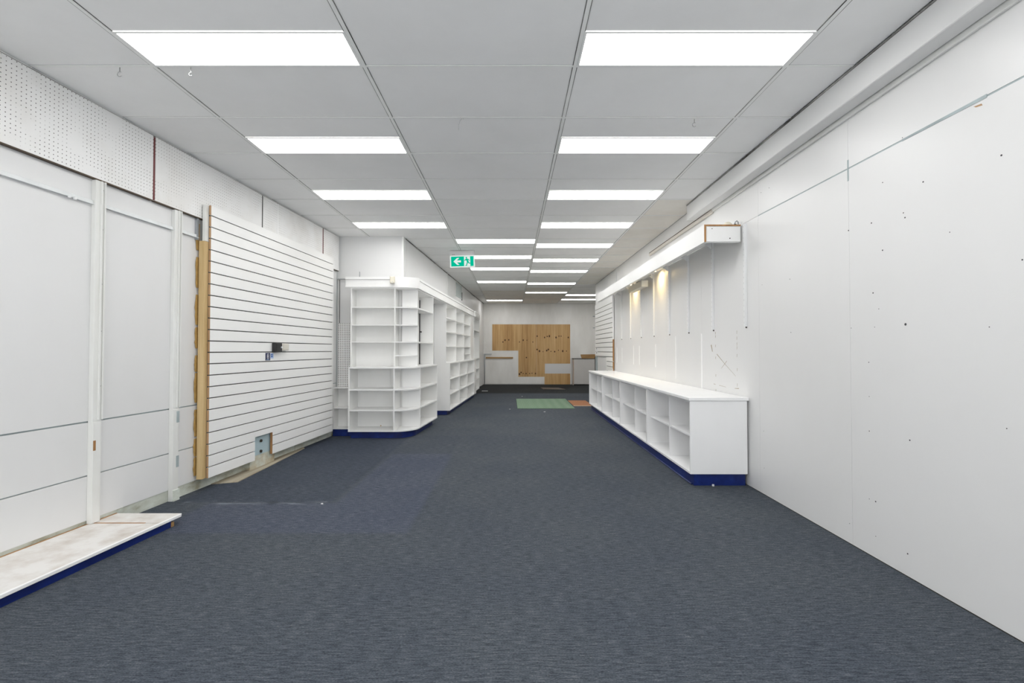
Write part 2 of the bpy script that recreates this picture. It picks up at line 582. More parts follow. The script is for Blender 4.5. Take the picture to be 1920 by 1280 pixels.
p1 = wall_post(3.076, 0.0665, 'tall white upright post standing on the low white platform')
lbox('chipped_patch', 3.077, 3.095, 0.036, 0.0366, 0.535, 0.60, 'brown', p1)
p2 = wall_post(3.736, 0.0, 'tall white upright post midway between platform and slatwall')
lbox('timber_foot', 3.738, 3.80, 0.030, 0.043, 0.0, 0.086, 'conc', p2)
for z in (0.672, 0.32):
    lbox('plate', 3.768, 3.795, 0.036, 0.038, z - 0.06, z + 0.03, 'seam', p2)

for (a, b, lab) in ((1.0, 3.074, 'long white hanging rail on the left wall before the first post'),
                    (3.142, 3.734, 'short white hanging rail between the two left wall posts'),
                    (3.802, 4.008, 'stub of white hanging rail ending at the slatwall')):
    t = thing('hanging_rail', (LX(a), a, 2.135), lab, 'rail', 'white hanging rails on the left wall')
    lbox('channel', a, b, 0.0005, 0.016, 2.138, 2.160, 'rail', t, 0.002)
    lbox('lower_lip', a, b, 0.0005, 0.022, 2.133, 2.139, 'rail', t)
    if a < 2:
        for y in (2.90, 2.935):
            lbox('clip', y, y + 0.014, 0.022, 0.034, 2.122, 2.142, 'upright', t, 0.002)
    if a > 3.7:
        lbox('end_bracket', 3.985, 4.007, 0.0005, 0.02, 2.115, 2.30, 'zinc', t)

# ------------------------------------------------------------------ low platform
t = thing('display_platform', (-2.52, 2.3, 0), 'low white display platform with navy blue front on the carpet', 'platform')
fbox = sheared(-2.5, LM)
lbox('dirt_line', YF + 0.2, 3.285, 0.0015, 0.014, 0.060, 0.0672, 'brown', t)
lbox('joint_gap', 3.090, 3.106, 0.02, 0.36, 0.0600, 0.0662, 'brown', t)
lbox('top_board', YF + 0.2, 3.094, 0.002, 0.452, 0.052, 0.066, 'board', t, 0.001)
lbox('end_board', 3.102, 3.285, 0.002, 0.455, 0.052, 0.0655, 'board', t, 0.001)
fbox('front_edge', YF + 0.2, 3.27, -0.010, 0.004, 0.048, 0.067, 'shelf', t, 0.002)
fbox('plinth', YF + 0.2, 3.20, -0.035, -0.014, 0.0, 0.052, 'blue', t)
lbox('end_plinth', 3.18, 3.20, 0.002, 0.43, 0.0, 0.052, 'blue', t)
lbox('support', 0.0, 3.15, 0.004, 0.40, 0.0, 0.052, 'dark', t)
fbox('broken_corner', 3.20, 3.225, -0.028, -0.012, 0.0, 0.03, 'offcut', t)

# ------------------------------------------------------------------ slatwall on the left
t = thing('slatwall', (LX(5.2) + 0.05, 5.2, 0.1), 'large white slatwall panel with dark grooves and raw timber edge', 'slatwall')
A, B = 4.055, 6.40
OF0, OF1 = 0.072, 0.090
lbox('backing_board', A + 0.004, 4.70, 0.066, OF0, 0.10, 2.425, 'slot', t)
lbox('backing_board', 5.0, B - 0.002, 0.066, OF0, 0.10, 2.425, 'slot', t)
lbox('backing_board', 4.70, 5.0, 0.066, OF0, 0.326, 2.425, 'slot', t)
n = 23
ztop, zbot = 2.339, 0.189
zs = [zbot + (ztop - zbot) * i / (n - 1) for i in range(n)]
edges = [0.098] + zs + [2.427]
gp = 0.0045
for i in range(len(edges) - 1):
    z0 = edges[i] + (gp if i else 0)
    z1 = edges[i + 1] - (gp if i < n else 0)
    if z0 < 0.25:
        spans = [(A, 4.70, z0, z1), (5.0, B, z0, z1)]
    elif z0 < 0.324:
        spans = [(A, 4.70, z0, z1), (5.0, B, z0, z1), (4.70, 5.0, 0.326, z1)]
    else:
        spans = [(A, B, z0, z1)]
    for (a, b, q0, q1) in spans:
        if q1 - q0 < 0.004:
            continue
        s = lbox('slat', a, b, OF0, OF1, q0, q1, 'slat', t, 0.001)
    lbox('slat_end', A - 0.0015, A, OF0, OF1 - 0.001, z0, z1, 'mdf', s)
lbox('cut_edge', 4.9965, 5.0, 0.066, OF1 - 0.001, 0.10, 0.326, 'brown', t, label='raw brown cut edge of the slatwall opening')
lbox('edge_batten', 4.010, 4.075, 0.018, 0.066, 0.098, 2.112, 'timber', t, 0.002, label='raw pine batten along the slatwall edge')
lbox('edge_channel', 4.020, 4.075, 0.040, 0.066, 2.114, 2.425, 'post', t)
lbox('rear_batten', 4.60, 4.68, 0.0005, 0.066, 0.42, 2.30, 'timber', t)
lbox('rear_batten', 5.34, 5.38, 0.0005, 0.066, 0.12, 2.30, 'timber', t)
lbox('rear_batten', 6.30, 6.38, 0.0005, 0.066, 0.12, 2.30, 'timber', t)
random.seed(3)
z = 0.13
while z < 2.05:
    h = random.uniform(0.12, 0.26)
    pts = []
    k = 7
    for i in range(k + 1):
        pts.append((4.006 - random.uniform(0.004, 0.018) * math.sin(math.pi * (i + 0.4) / (k + 0.8)) - 0.002, z + h * i / k))
    poly = [(4.030, z)] + pts + [(4.030, z + h)]
    # a flattened bead of glue squeezed out on to the wall
    prism('glue_bead', poly, LX(4.0) + 0.0035, LX(4.0) + 0.012, 'glue', t, 'x')
    z += h + random.choice((0.01, 0.02, 0.06))

# socket and stickers on the slatwall
SX = LX(5.1) + OF1
t = thing('power_point', (SX, 5.1, 1.163), 'black and white power point box mounted on the slatwall', 'power socket')
lbox('black_box', 4.968, 5.095, OF1 + 0.0005, OF1 + 0.04, 1.164, 1.260, 'black', t, 0.004)
lbox('face_plate', 4.985, 5.055, OF1 + 0.04, OF1 + 0.043, 1.172, 1.252, 'black', t, 0.001)
disc('knob', (LX(5.075) + OF1 + 0.040, 5.078, 1.214), 0.010, 0.012, 'x', 'white', t)
lbox('white_box', 5.096, 5.235, OF1 + 0.0005, OF1 + 0.034, 1.182, 1.256, 'ivory', t, 0.003)
lbox('box_lid', 5.125, 5.230, OF1 + 0.034, OF1 + 0.037, 1.187, 1.250, 'ivory', t, 0.001)
t = thing('sticker', (LX(4.9) + OF1, 4.9, 1.08), 'navy blue sticker with pale ring emblem on the slatwall', 'sticker')
lbox('label_sheet', 4.857, 4.940, OF1 + 0.0003, OF1 + 0.0013, 1.079, 1.157, 'navy', t)
for (zc, r) in ((1.130, 0.017), (1.113, 0.017)):
    ring = [(LX(4.9) + OF1 + 0.0026, 4.8985 + r * 0.85 * math.cos(a), zc + r * math.sin(a)) for a in [2 * math.pi * i / 16 for i in range(17)]]
    tube('emblem_ring', ring, 0.0022, 'white', t, 5)
lbox('caption_line', 4.875, 4.922, OF1 + 0.0013, OF1 + 0.0018, 1.086, 1.091, 'ltblue', t)
t = thing('sticker', (LX(4.97) + OF1, 4.97, 1.11), 'tiny pale blue sticker beside the navy sticker', 'sticker')
lbox('label_sheet', 4.946, 5.000, OF1 + 0.0003, OF1 + 0.0012, 1.098, 1.152, 'ltblue', t)
lbox('print_block', 4.955, 4.985, OF1 + 0.0012, OF1 + 0.0017, 1.133, 1.146, 'midblue', t)
lbox('print_block', 4.955, 4.985, OF1 + 0.0012, OF1 + 0.0017, 1.112, 1.128, 'midblue', t)

# ------------------------------------------------------------------ return wall and inner left wall
wr = struct(box('wall_return', LX(YRET) - 0.1, IX(YRET), YRET, YRET + 0.1, 0, H + 0.1, 'wall'),
            'short white wall facing the camera behind the corner shelves', 'wall')
prism('pegboard_panel', [(-2.463, 0.672), (-2.232, 0.672), (-2.232, 1.565), (-2.463, 1.565)], 6.718, 6.738, 'pegR', wr, 'y')
box('joint_strip', -2.468, -2.452, 6.722, 6.739, 1.566, 2.20, 'post', wr)
box('joint_strip', -2.452, -2.446, 6.730, 6.739, 1.566, 2.20, 'dark', wr)
struct(box('trim_2', IX(YRET) - 0.022, IX(YRET) + 0.004, YRET - 0.004, YRET + 0.02, 2.2, H, 'ghost'),
       'bright white corner trim above the corner shelves', 'trim')
ml = tag(tube('metal_rod', [(-2.155, 6.70, 2.19), (-2.155, 6.70, 2.292)], 0.006, 'zinc'), 'short grey metal rod standing above the cornice', 'rod')
rl = tag(box('cross_bar', -2.468, -2.300, 6.70, 6.715, 2.182, 2.196, 'zinc'), 'thin grey bar bridging slatwall and cornice', 'bar')
wi = struct(ibox('wall_left_rear', YRET + 0.1, YB, -0.12, 0, 0, H + 0.1, 'wall'),
            'white inner left wall running to the rear behind the shelving', 'wall')
ibox('batten', 9.915, 9.945, 0, 0.012, 2.20, 2.79, 'ghost', wi)
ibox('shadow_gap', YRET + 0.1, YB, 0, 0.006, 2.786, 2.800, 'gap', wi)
v = ibox('vent_panel', 10.93, 11.80, 0, 0.006, 2.44, 2.77, 'vent', wi, label='grey vent panel high on the inner wall')
ibox('vent_edge', 11.80, 11.84, 0, 0.012, 2.42, 2.62, 'dark', v)
ibox('vent_edge', 10.90, 10.93, 0, 0.010, 2.44, 2.78, 'post', v)

# ------------------------------------------------------------------ low shelf unit in the nook
t = thing('nook_shelf', (-2.34, 6.64, 0), 'low narrow white shelf unit between slatwall and corner shelves', 'shelf unit')
box('plinth', -2.470, -2.225, 6.575, 6.735, 0, 0.095, 'blue', t)
box('side_panel', -2.470, -2.455, 6.56, 6.735, 0.096, 0.668, 'shelf', t, 0.001)
box('side_panel', -2.244, -2.229, 6.56, 6.735, 0.096, 0.668, 'shelf', t, 0.001)
for z in (0.096, 0.378, 0.655):
    box('shelf', -2.455, -2.244, 6.562, 6.73, z, z + 0.016, 'shelf', t, 0.001)
box('back_panel', -2.455, -2.244, 6.730, 6.736, 0.11, 0.655, 'shelf', t)

# ------------------------------------------------------------------ corner shelf unit


def arc(xd, yf, xc, yc, n=14):
    """quarter ellipse from (xd, yf) round to (xc, yc)"""
    return [(xd + (xc - xd) * math.sin(math.pi / 2 * i / n), yc - (yc - yf) * math.cos(math.pi / 2 * i / n)) for i in range(n + 1)]


def outline(xl, yf, xd, xc, yc, xe, ye, d=0.0):
    p = [(xl + d, 6.736), (xl + d, yf + d)] + arc(xd, yf + d, xc - d, yc)
    p += [(xe - d, ye), (IX(ye) + 0.004, ye), (IX(YRET) + 0.006, 6.736)]
    return p


t = thing('corner_shelving', (-1.7, 6.7, 0), 'white corner shelf unit with rounded end and navy blue plinth', 'shelf unit')
LO = dict(xl=-2.195, yf=6.372, xd=-1.575, xc=-1.288, yc=6.70, xe=-1.205, ye=7.68)
UP = dict(xl=-2.222, yf=6.530, xd=-1.606, xc=-1.325, yc=6.67, xe=-1.262, ye=7.64)
prism('plinth', outline(-2.175, 6.425, -1.575, -1.345, 6.72, -1.27, 7.60), 0, 0.092, 'blue', t)
prism('bottom_board', outline(**LO), 0.092, 0.110, 'shelf', t)
prism('counter_board', outline(**LO, d=-0.004), 0.938, 0.956, 'shelf', t)
# panels of the lower unit
box('side_panel', -2.195, -2.178, 6.374, 6.735, 0.110, 0.938, 'shelf', t)
box('divider', -1.590, -1.574, 6.374, 6.735, 0.110, 0.938, 'shelf', t)
box('corner_panel', -1.5480, -1.291, 6.702, 6.718, 0.110, 0.938, 'shelf', t)
box('end_panel', IX(7.67) + 0.004, -1.207, 7.664, 7.680, 0.110, 0.938, 'shelf', t)
box('back_panel', -2.178, -1.556, 6.728, 6.738, 0.110, 0.938, 'shelf', t)
ibox('back_panel', 6.80, 7.664, 0.003, 0.012, 0.110, 0.938, 'shelf', t)
for z in (0.366, 0.642):
    box('shelf', -2.178, -1.590, 6.377, 6.728, z, z + 0.018, 'shelf', t)
    pa = [(-1.574, 6.702)] + arc(-1.574, 6.377, -1.291, 6.70)
    prism('shelf', pa, z, z + 0.018, 'shelf', t)
    prism('shelf', [(-1.292, 6.718), (-1.211, 7.664), (IX(7.664) + 0.012, 7.664), (IX(6.8) + 0.012, 6.76), (-1.53, 6.718)], z, z + 0.018, 'shelf', t)
# upper unit
prism('top_board', outline(**UP), 2.030, 2.046, 'shelf', t)
box('side_panel', -2.222, -2.206, 6.531, 6.735, 0.956, 2.030, 'shelf', t)
box('divider', -1.622, -1.606, 6.531, 6.735, 0.956, 2.030, 'shelf', t)
box('corner_panel', -1.5480, -1.327, 6.672, 6.688, 0.956, 2.030, 'shelf', t)
box('end_panel', IX(7.63) + 0.004, -1.264, 7.624, 7.640, 0.956, 2.030, 'shelf', t)
box('back_panel', -2.206, -1.556, 6.728, 6.738, 0.956, 2.030, 'shelf', t)
ibox('back_panel', 6.80, 7.60, 0.003, 0.010, 0.956, 2.030, 'shelf', t)
ibox('gap_strip', 7.600, 7.6235, 0.003, 0.022, 0.960, 1.985, 'black', t, label='black gap strip in the corner of the side bay')
box('gap_strip', -1.560, -1.5490, 6.700, 6.728, 1.29, 2.028, 'slot', t)
for z in (1.288, 1.522, 1.768):
    box('shelf', -2.206, -1.622, 6.534, 6.728, z, z + 0.016, 'shelf', t)
for z in (1.100, 1.288, 1.522, 1.768):
    prism('shelf', [(-1.606, 6.672)] + arc(-1.606, 6.534, -1.328, 6.67), z, z + 0.016, 'shelf', t)
for z in (1.288, 1.768):
    prism('shelf', [(-1.328, 6.69), (-1.268, 7.62), (IX(7.62) + 0.024, 7.62), (IX(6.8) + 0.012, 6.80), (-1.53, 6.69)], z, z + 0.016, 'shelf', t)
box('bracket', -1.478, -1.448, 7.600, 7.6235, 1.468, 1.486, 'black', t)
box('stain', -1.86, -1.845, 6.7265, 6.728, 0.112, 0.125, 'glue', t)

# ------------------------------------------------------------------ second shelf unit on the left
U2L = sheared(-1.671, 0.0617)
U2U = sheared(-1.741, 0.0617)
t = thing('tall_shelving', (-1.2, 10.2, 0), 'long white shelf wall of square compartments along the inner left wall', 'shelf unit')
y0, y1 = 8.70, 12.20
wall_o = lambda y, a: IX(y) + 0.004 - (a + 0.0617 * y)


def slab(name, ya, yb, a, d, z0, z1, mat='shelf', tt=None):
    """board from the inner wall out to the slanted front plane, set back by d"""
    xf = lambda y: a + 0.0617 * y - d
    return prism(name, [(IX(ya) + 0.004, ya), (xf(ya), ya), (xf(yb), yb), (IX(yb) + 0.004, yb)], z0, z1, mat, tt)


slab('plinth', y0 + 0.02, y1 - 0.02, -1.671, 0.055, 0, 0.080, 'blue', t)
slab('bottom_board', y0, y1, -1.671, 0, 0.080, 0.098, tt=t)
slab('counter_board', y0, y1, -1.671, -0.004, 0.936, 0.954, tt=t)
slab('top_board', y0, y1, -1.741, 0, 2.030, 2.046, tt=t)
slab('end_panel', y0, y0 + 0.016, -1.671, 0.001, 0.098, 0.936, tt=t)
slab('end_panel', y0, y0 + 0.016, -1.741, 0.001, 0.954, 2.030, tt=t)
for y in (9.74, 10.76, 11.87):
    slab('divider', y, y + 0.016, -1.671, 0.001, 0.098, 0.936, tt=t)
for y in (9.71, 10.70, 11.68):
    slab('divider', y, y + 0.016, -1.741, 0.001, 0.954, 2.030, tt=t)
U2U('stile', 11.696, 12.19, -0.02, 0.0, 0.954, 2.030, 'shelf', t)
U2L('stile', 11.886, 12.19, -0.02, 0.0, 0.098, 0.936, 'shelf', t)
ibox('back_panel', y0 + 0.02, y1, 0.003, 0.010, 0.10, 2.03, 'shelf', t)
for (a, b) in ((y0 + 0.016, 9.74), (9.756, 10.76), (10.776, 11.87)):
    for z in (0.362, 0.640):
        slab('shelf', a, b, -1.671, 0.004, z, z + 0.018, tt=t)
for k, (a, b) in enumerate(((y0 + 0.016, 9.71), (9.726, 10.70), (10.716, 11.68))):
    for z in (1.245, 1.520, 1.775):
        slab('shelf', a, b, -1.741, 0.004, z, z + 0.018, tt=t)
    if k == 2:
        slab('shelf', a, b, -1.741, 0.004, 1.085, 1.103, tt=t)

# ------------------------------------------------------------------ third unit
t = thing('end_shelving', (-1.05, 12.85, 0), 'narrow white end shelf unit past the square compartments', 'shelf unit')
U3 = sheared(-1.445, 0.0385)
X3 = lambda y: -1.445 + 0.0385 * y
ya, yb = 12.205, 13.50
s3 = lambda n, a, b, z0, z1, m='shelf', d=0.0: prism(n, [(IX(a) + 0.004, a), (X3(a) - d, a), (X3(b) - d, b), (IX(b) + 0.004, b)], z0, z1, m, t)
s3('side_panel', ya, ya + 0.016, 0.10, 2.04)
s3('side_panel', yb - 0.016, yb, 0.10, 2.04)
s3('bottom_board', ya + 0.016, yb - 0.016, 0.10, 0.118)
s3('top_board', ya + 0.016, yb - 0.016, 2.02, 2.04)
ibox('back_panel', ya + 0.016, yb - 0.016, 0.004, 0.012, 0.118, 2.02, 'shelf', t)
for z in (0.385, 0.665, 0.950, 1.690):
    s3('shelf', ya + 0.016, yb - 0.016, z, z + 0.018, d=0.004)
s3('shelf', ya + 0.016, ya + 0.60, 1.50, 1.518, d=0.05)
s3('plinth', ya + 0.25, yb - 0.05, 0.0, 0.10, 'black', 0.08)  # black block added for the dark gap under the unit, no plinth there
t = tag(prism('timber_wedge', [(12.22, 0.0), (12.30, 0.0), (12.42, 0.095), (12.34, 0.095)], -1.03, -0.985, 'offcut', None, 'x'),
        'yellow brown timber wedge under the narrow end shelves', 'timber')

# ------------------------------------------------------------------ cornice over the left shelving


def sweep(name, path, prof, mat, parent):
    """sweep a profile of (outward, z) along a plan path; outward is to the right of travel"""
    v, f = [], []
    n = len(prof)
    P = [Vector((p[0], p[1], 0)) for p in path]
    for i, p in enumerate(P):
        d0 = (P[i] - P[i - 1]).normalized() if i else (P[1] - P[0]).normalized()
        d1 = (P[i + 1] - P[i]).normalized() if i < len(P) - 1 else d0
        d = (d0 + d1).normalized()
        nn = Vector((d.y, -d.x, 0)) / max(0.5, d.dot(d1))
        for (o, z) in prof:
            q = p + nn * o
            v.append((q.x, q.y, z))
    for i in range(len(P) - 1):
        for k in range(n):
            f.append((i * n + k, i * n + (k + 1) % n, (i + 1) * n + (k + 1) % n, (i + 1) * n + k))
    f.append(tuple(range(n)))
    f.append(tuple(range(len(P) * n - 1, (len(P) - 1) * n - 1, -1)))
    return mesh(name, v, f, mat, parent)


zc0, zc1 = 2.047, 2.192
BEAD = [(-0.016, zc0), (0.010, zc0), (0.010, zc0 + 0.022), (0.0, zc0 + 0.026), (0.0, zc1 - 0.036), (0.010, zc1 - 0.032), (0.010, zc1), (-0.016, zc1)]
FLAT = [(-0.016, zc0), (0.011, zc0), (0.011, zc1), (-0.016, zc1)]
t = thing('cornice', (-1.3, 8.5, 2.046), 'white moulded cornice board along the top of the left shelving', 'cornice')
sweep('front_board', [(-2.290, 6.515), (-1.612, 6.515)], BEAD, 'shelf', t)
sweep('corner_board', [(-1.612, 6.515)] + arc(-1.606, 6.515, -1.312, 6.66) + [(-1.311, 6.675)], FLAT, 'shelf', t)
U2C = lambda y: -1.728 + 0.0617 * y
sweep('side_board', [(-1.311, 6.676), (U2C(7.6), 7.6), (U2C(12.16), 12.16)], BEAD, 'shelf', t)
sweep('end_board', [(U2C(12.16) - 0.02, 12.165), (X3(12.18) + 0.03, 12.18), (X3(12.5) + 0.03, 12.45), (X3(13.5) + 0.012, 13.50), (X3(13.5) - 0.06, 13.52)], BEAD, 'shelf', t)
prism('soffit', [(IX(7.64) + 0.004, 7.642), (U2C(7.64) - 0.02, 7.642), (U2C(8.70) - 0.02, 8.698), (IX(8.7) + 0.004, 8.698)], 2.030, 2.046, 'shelf', t)
t = thing('sensor_box', (-1.63, 6.50, 2.09), 'small cream plastic sensor box on the cornice front', 'sensor')
box('case', -1.668, -1.605, 6.462, 6.504, 2.098, 2.196, 'cream', t, 0.008)
disc('lens', (-1.632, 6.456, 2.112), 0.014, 0.008, 'y', 'ivory', t)

# ------------------------------------------------------------------ rear wall
wb = struct(box('wall_back', -1.3, XRR + 0.1, YB, YB + 0.12, 0, H + 0.1, 'wallB'),
            'white rear wall patched with plywood sheets', 'wall')


def bpoly(name, poly, mat, th=0.014, **kw):
    return prism(name, poly, YB - th, YB, mat, wb, 'y', **kw)


pa = bpoly('plywood_sheet', [(-0.684, 2.074), (0.847, 2.074), (0.847, 0.264), (0.221, 0.264), (0.221, 1.168), (-0.684, 1.168)], 'ply', 0.012)
pb = bpoly('plywood_sheet', [(0.851, 2.074), (2.012, 2.074), (2.012, 0.718), (1.136, 0.718), (1.136, 0.264), (0.851, 0.264)], 'ply', 0.013)
pc = bpoly('plywood_sheet', [(1.126, 0.0), (2.012, 0.0), (2.012, 0.372), (1.126, 0.372)], 'ply', 0.016)
bpoly('white_patch', [(1.140, 0.374), (2.012, 0.374), (2.012, 0.712), (1.140, 0.712)], 'wall', 0.018)
bpoly('white_panel', [(-0.93, 0.02), (1.115, 0.02), (1.115, 0.258), (0.215, 0.258), (0.215, 1.162), (-0.93, 1.162)], 'wallB', 0.016)
bpoly('white_panel', [(-0.97, 2.40), (0.85, 2.40), (0.85, 2.79), (-0.97, 2.79)], 'wallB', 0.006)
bpoly('white_panel', [(0.856, 2.40), (3.3, 2.40), (3.3, 2.79), (0.856, 2.79)], 'wallB', 0.006)
bpoly('white_panel', [(-0.97, 2.080), (0.85, 2.080), (0.85, 2.394), (-0.97, 2.394)], 'wallB', 0.008)
bpoly('white_panel', [(0.856, 2.080), (3.3, 2.080), (3.3, 2.394), (0.856, 2.394)], 'wallB', 0.007)
bpoly('white_panel', [(-0.97, 1.168), (-0.690, 1.168), (-0.690, 2.074), (-0.97, 2.074)], 'wallB', 0.008)
bpoly('white_panel', [(2.030, 0.92), (3.3, 0.92), (3.3, 2.070), (2.030, 2.070)], 'wallB', 0.008)
bpoly('white_batten', [(2.016, 0.0), (2.060, 0.0), (2.060, 0.90), (2.016, 0.90)], 'wall', 0.02)
random.seed(11)


def knots(parent, pts):
    v, f = [], []
    for (x, z) in pts:
        r = random.uniform(0.016, 0.028)
        rz = r * random.uniform(1.0, 1.5)
        k = len(v)
        yy = YB - 0.0165
        v += [(x + r * math.cos(i * math.pi / 4), yy, z + rz * math.sin(i * math.pi / 4)) for i in range(8)]
        v += [(x + r * math.cos(i * math.pi / 4), YB - 0.011, z + rz * math.sin(i * math.pi / 4)) for i in range(8)]
        f += [tuple(range(k, k + 8)), tuple(range(k + 15, k + 7, -1))] + [(k + i, k + (i + 1) % 8, k + 8 + (i + 1) % 8, k + 8 + i) for i in range(8)]
    mesh('knots', v, f, 'knot', parent, kind='stuff', label='dark brown knots in the plywood')


knots(pa, [(-0.314, 1.464), (-0.24, 1.528), (-0.111, 1.538), (0.259, 1.464), (0.388, 1.528), (0.517, 1.528), (0.721, 1.464), (0.499, 0.928),
           (0.258, 0.356), (0.314, 0.412), (0.388, 0.375), (0.489, 0.375), (0.609, 0.375), (0.692, 0.384), (0.812, 0.375)])
knots(pb, [(0.869, 1.667), (1.127, 1.621), (1.22, 1.658), (1.294, 1.667), (1.524, 1.621), (1.626, 1.667), (1.7, 1.667), (1.949, 1.621), (0.868, 1.205),
           (0.951, 1.15), (1.071, 1.131), (1.201, 1.168), (1.256, 1.205), (1.348, 1.14), (1.477, 1.131), (1.607, 1.177), (1.755, 1.15), (1.884, 1.15)])
tag(box('timber_rail', -0.905, 0.035, YB - 0.045, YB - 0.0165, 0.892, 0.945, 'offcut'), 'narrow brown timber rail fixed low on the rear wall', 'timber rail')
t = thing('wall_conduit', (-0.94, YB - 0.03, 0), 'thin dark conduit with bracket in the rear left corner', 'conduit')
tube('pipe', [(-0.945, YB - 0.03, 0.0), (-0.945, YB - 0.03, 1.05)], 0.012, 'zinc', t)
box('bracket_arm', -0.96, -0.70, YB - 0.05, YB - 0.017, 1.035, 1.055, 'zinc', t)

# low cupboard in the rear right corner with a timber offcut lying on it
t = thing('low_cupboard', (2.48, 16.25, 0), 'pale grey waist-high cupboard in the rear right corner', 'cupboard')
box('front_panel', 2.070, 2.880, 16.10, 16.118, 0.03, 0.880, 'grey', t, 0.002)
box('top_board', 2.066, 2.93, 16.09, 16.43, 0.882, 0.900, 'slot', t)
box('side_panel', 2.070, 2.088, 16.12, 16.43, 0.0, 0.880, 'grey', t)
box('side_panel', 2.905, 2.925, 16.10, 16.43, 0.0, 0.880, 'dark', t)
box('side_batten', 2.080, 2.092, 16.094, 16.10, 0.03, 0.88, 'brown', t)
tag(prism('timber_offcut', [(2.345, 0.972), (2.33, 1.035), (2.90, 1.045), (2.90, 0.9015), (2.37, 0.9015)], 16.12, 16.17, 'offcut', None, 'y'),
    'brown timber offcut lying on the low grey cupboard', 'timber')

# ------------------------------------------------------------------ right wall
wR = struct(box('wall_right', XR + 0.012, XR + 0.13, YF, YSTEP, 0, H + 0.1, 'seam'),
            'long white right wall with screw holes and a grey seam', 'wall')
gj = 0.0008
jy = [YF, 0.5, 1.7, 2.905, 3.975, 5.175, 6.375, 7.575, 8.775, YSTEP]
for a, b in zip(jy[:-1], jy[1:]):
    s0, s1 = 2.290 + 0.012 * (min(max(a, 1.9), 4) - 1.9), 2.290 + 0.012 * (min(max(b, 1.9), 4) - 1.9)
    gw = 0.0045 if b < 4.1 else 0.001
    poly = [(a + gj, 0.004), (b - gj, 0.004), (b - gj, s1 - gw), (a + gj, s0 - gw)]
    prism('wall_panel', poly, XR, XR + 0.012, 'wallR', wR, 'x')
    if b < 4.1:
        prism('seam_filler', [(a, s0 - gw), (b, s1 - gw), (b, s1 + gw), (a, s0 + gw)], XR + 0.002, XR + 0.012, 'seam', wR, 'x')
    poly = [(a + gj, s0 + gw), (b - gj, s1 + gw), (b - gj, H), (a + gj, H)]
    prism('wall_panel', poly, XR, XR + 0.012, 'wallR', wR, 'x')
prism('seam_strip', [(2.05, 2.286), (2.50, 2.292), (2.50, 2.303), (2.05, 2.302)], XR - 0.002, XR + 0.001, 'seam', wR, 'x', label='wide grey metal strip in the wall seam')
prism('seam_strip', [(2.90, 2.226), (2.911, 2.226), (2.911, 2.356), (2.90, 2.356)], XR - 0.002, XR + 0.001, 'seam', wR, 'x', label='short vertical grey strip crossing the seam')
prism('paint_chip', [(2.07, 2.262), (2.10, 2.268), (2.11, 2.276), (2.075, 2.272)], XR - 0.001, XR + 0.001, 'mdf', wR, 'x')
HOLES = [(2.909, 1.921), (2.636, 2.121), (2.376, 2.032), (2.499, 1.911), (2.489, 1.883), (2.722, 1.917), (2.643, 1.743), (1.994, 2.009), (2.236, 1.743),
         (3.529, 1.714), (3.921, 1.725), (2.717, 1.513), (2.676, 1.418), (2.496, 1.321), (2.709, 1.317), (2.896, 1.32), (3.523, 1.317), (2.757, 1.115),
         (2.757, 0.917), (2.76, 0.717), (2.48, 0.717), (2.932, 0.123), (2.504, 0.121), (3.918, 0.52), (3.915, 0.219), (2.719, 0.324), (2.722, 0.127),
         (3.801, 2.491), (3.924, 2.494), (2.498, 2.311), (1.92, 1.552), (2.767, 0.324), (2.058, 1.286), (1.993, 0.858)]
v, f = [], []
random.seed(5)
for (y, z) in HOLES:
    r = random.choice((0.0024, 0.0032, 0.0042)) if z != 1.321 else 0.007
    k = len(v)
    for xx in (XR - 0.0008, XR + 0.002):
        v += [(xx, y + r * math.cos(i * math.pi / 4), z + r * math.sin(i * math.pi / 4)) for i in range(8)]
    f += [tuple(range(k, k + 8)), tuple(range(k + 15, k + 7, -1))] + [(k + i, k + (i + 1) % 8, k + 8 + (i + 1) % 8, k + 8 + i) for i in range(8)]
mesh('screw_holes', v, f, 'hole', wR, kind='stuff')
# scuffs left by a removed fitting above the bench
v, f = [], []


def scuff(p, q, w):
    (ya, za), (yb, zb) = p, q
    L = math.hypot(yb - ya, zb - za)
    ny, nz = -(zb - za) / L * w, (yb - ya) / L * w
    k = len(v)
    for xx in (XR - 0.0008, XR + 0.001):
        v.extend([(xx, ya + ny, za + nz), (xx, yb + ny * 0.5, zb + nz * 0.5), (xx, yb - ny * 0.5, zb - nz * 0.5), (xx, ya - ny, za - nz)])
    f.extend(tuple(i + k for i in q_) for q_ in HEX)


scuff((4.80, 1.145), (4.62, 1.05), 0.004)
scuff((4.62, 1.05), (4.40, 0.945), 0.0018)
scuff((4.58, 1.08), (4.70, 1.005), 0.0025)
scuff((4.88, 0.840), (4.835, 0.836), 0.003)
scuff((4.75, 0.834), (4.60, 0.828), 0.002)
scuff((4.34, 0.835), (4.42, 0.830), 0.004)
scuff((4.935, 1.24), (4.905, 1.17), 0.011)
for z in (1.37, 1.335, 1.24, 1.12, 0.94, 0.79):
    scuff((4.828, z), (4.831, z - 0.025), 0.004)
for z in (1.365, 1.31, 1.255, 1.22, 1.15, 1.02, 0.88):
    scuff((4.368, z), (4.371, z - 0.03), 0.0025)
mesh('scuff_marks', v, f, 'mark', wR, kind='stuff', label='brown scuffs and glue marks left by a removed fitting')
for (y, z0, z1, w) in ((5.178, 0.772, 1.366, 0.013), (5.998, 0.823, 1.361, 0.012), (6.847, 0.940, 1.271, 0.013), (7.710, 0.944, 1.255, 0.013),
                       (8.084, 0.941, 1.259, 0.014), (8.930, 0.946, 1.226, 0.012), (9.362, 0.934, 1.239, 0.012)):
    box('paint_strip', XR - 0.004, XR, y - w, y + w, z0, z1, 'ghost', wR)
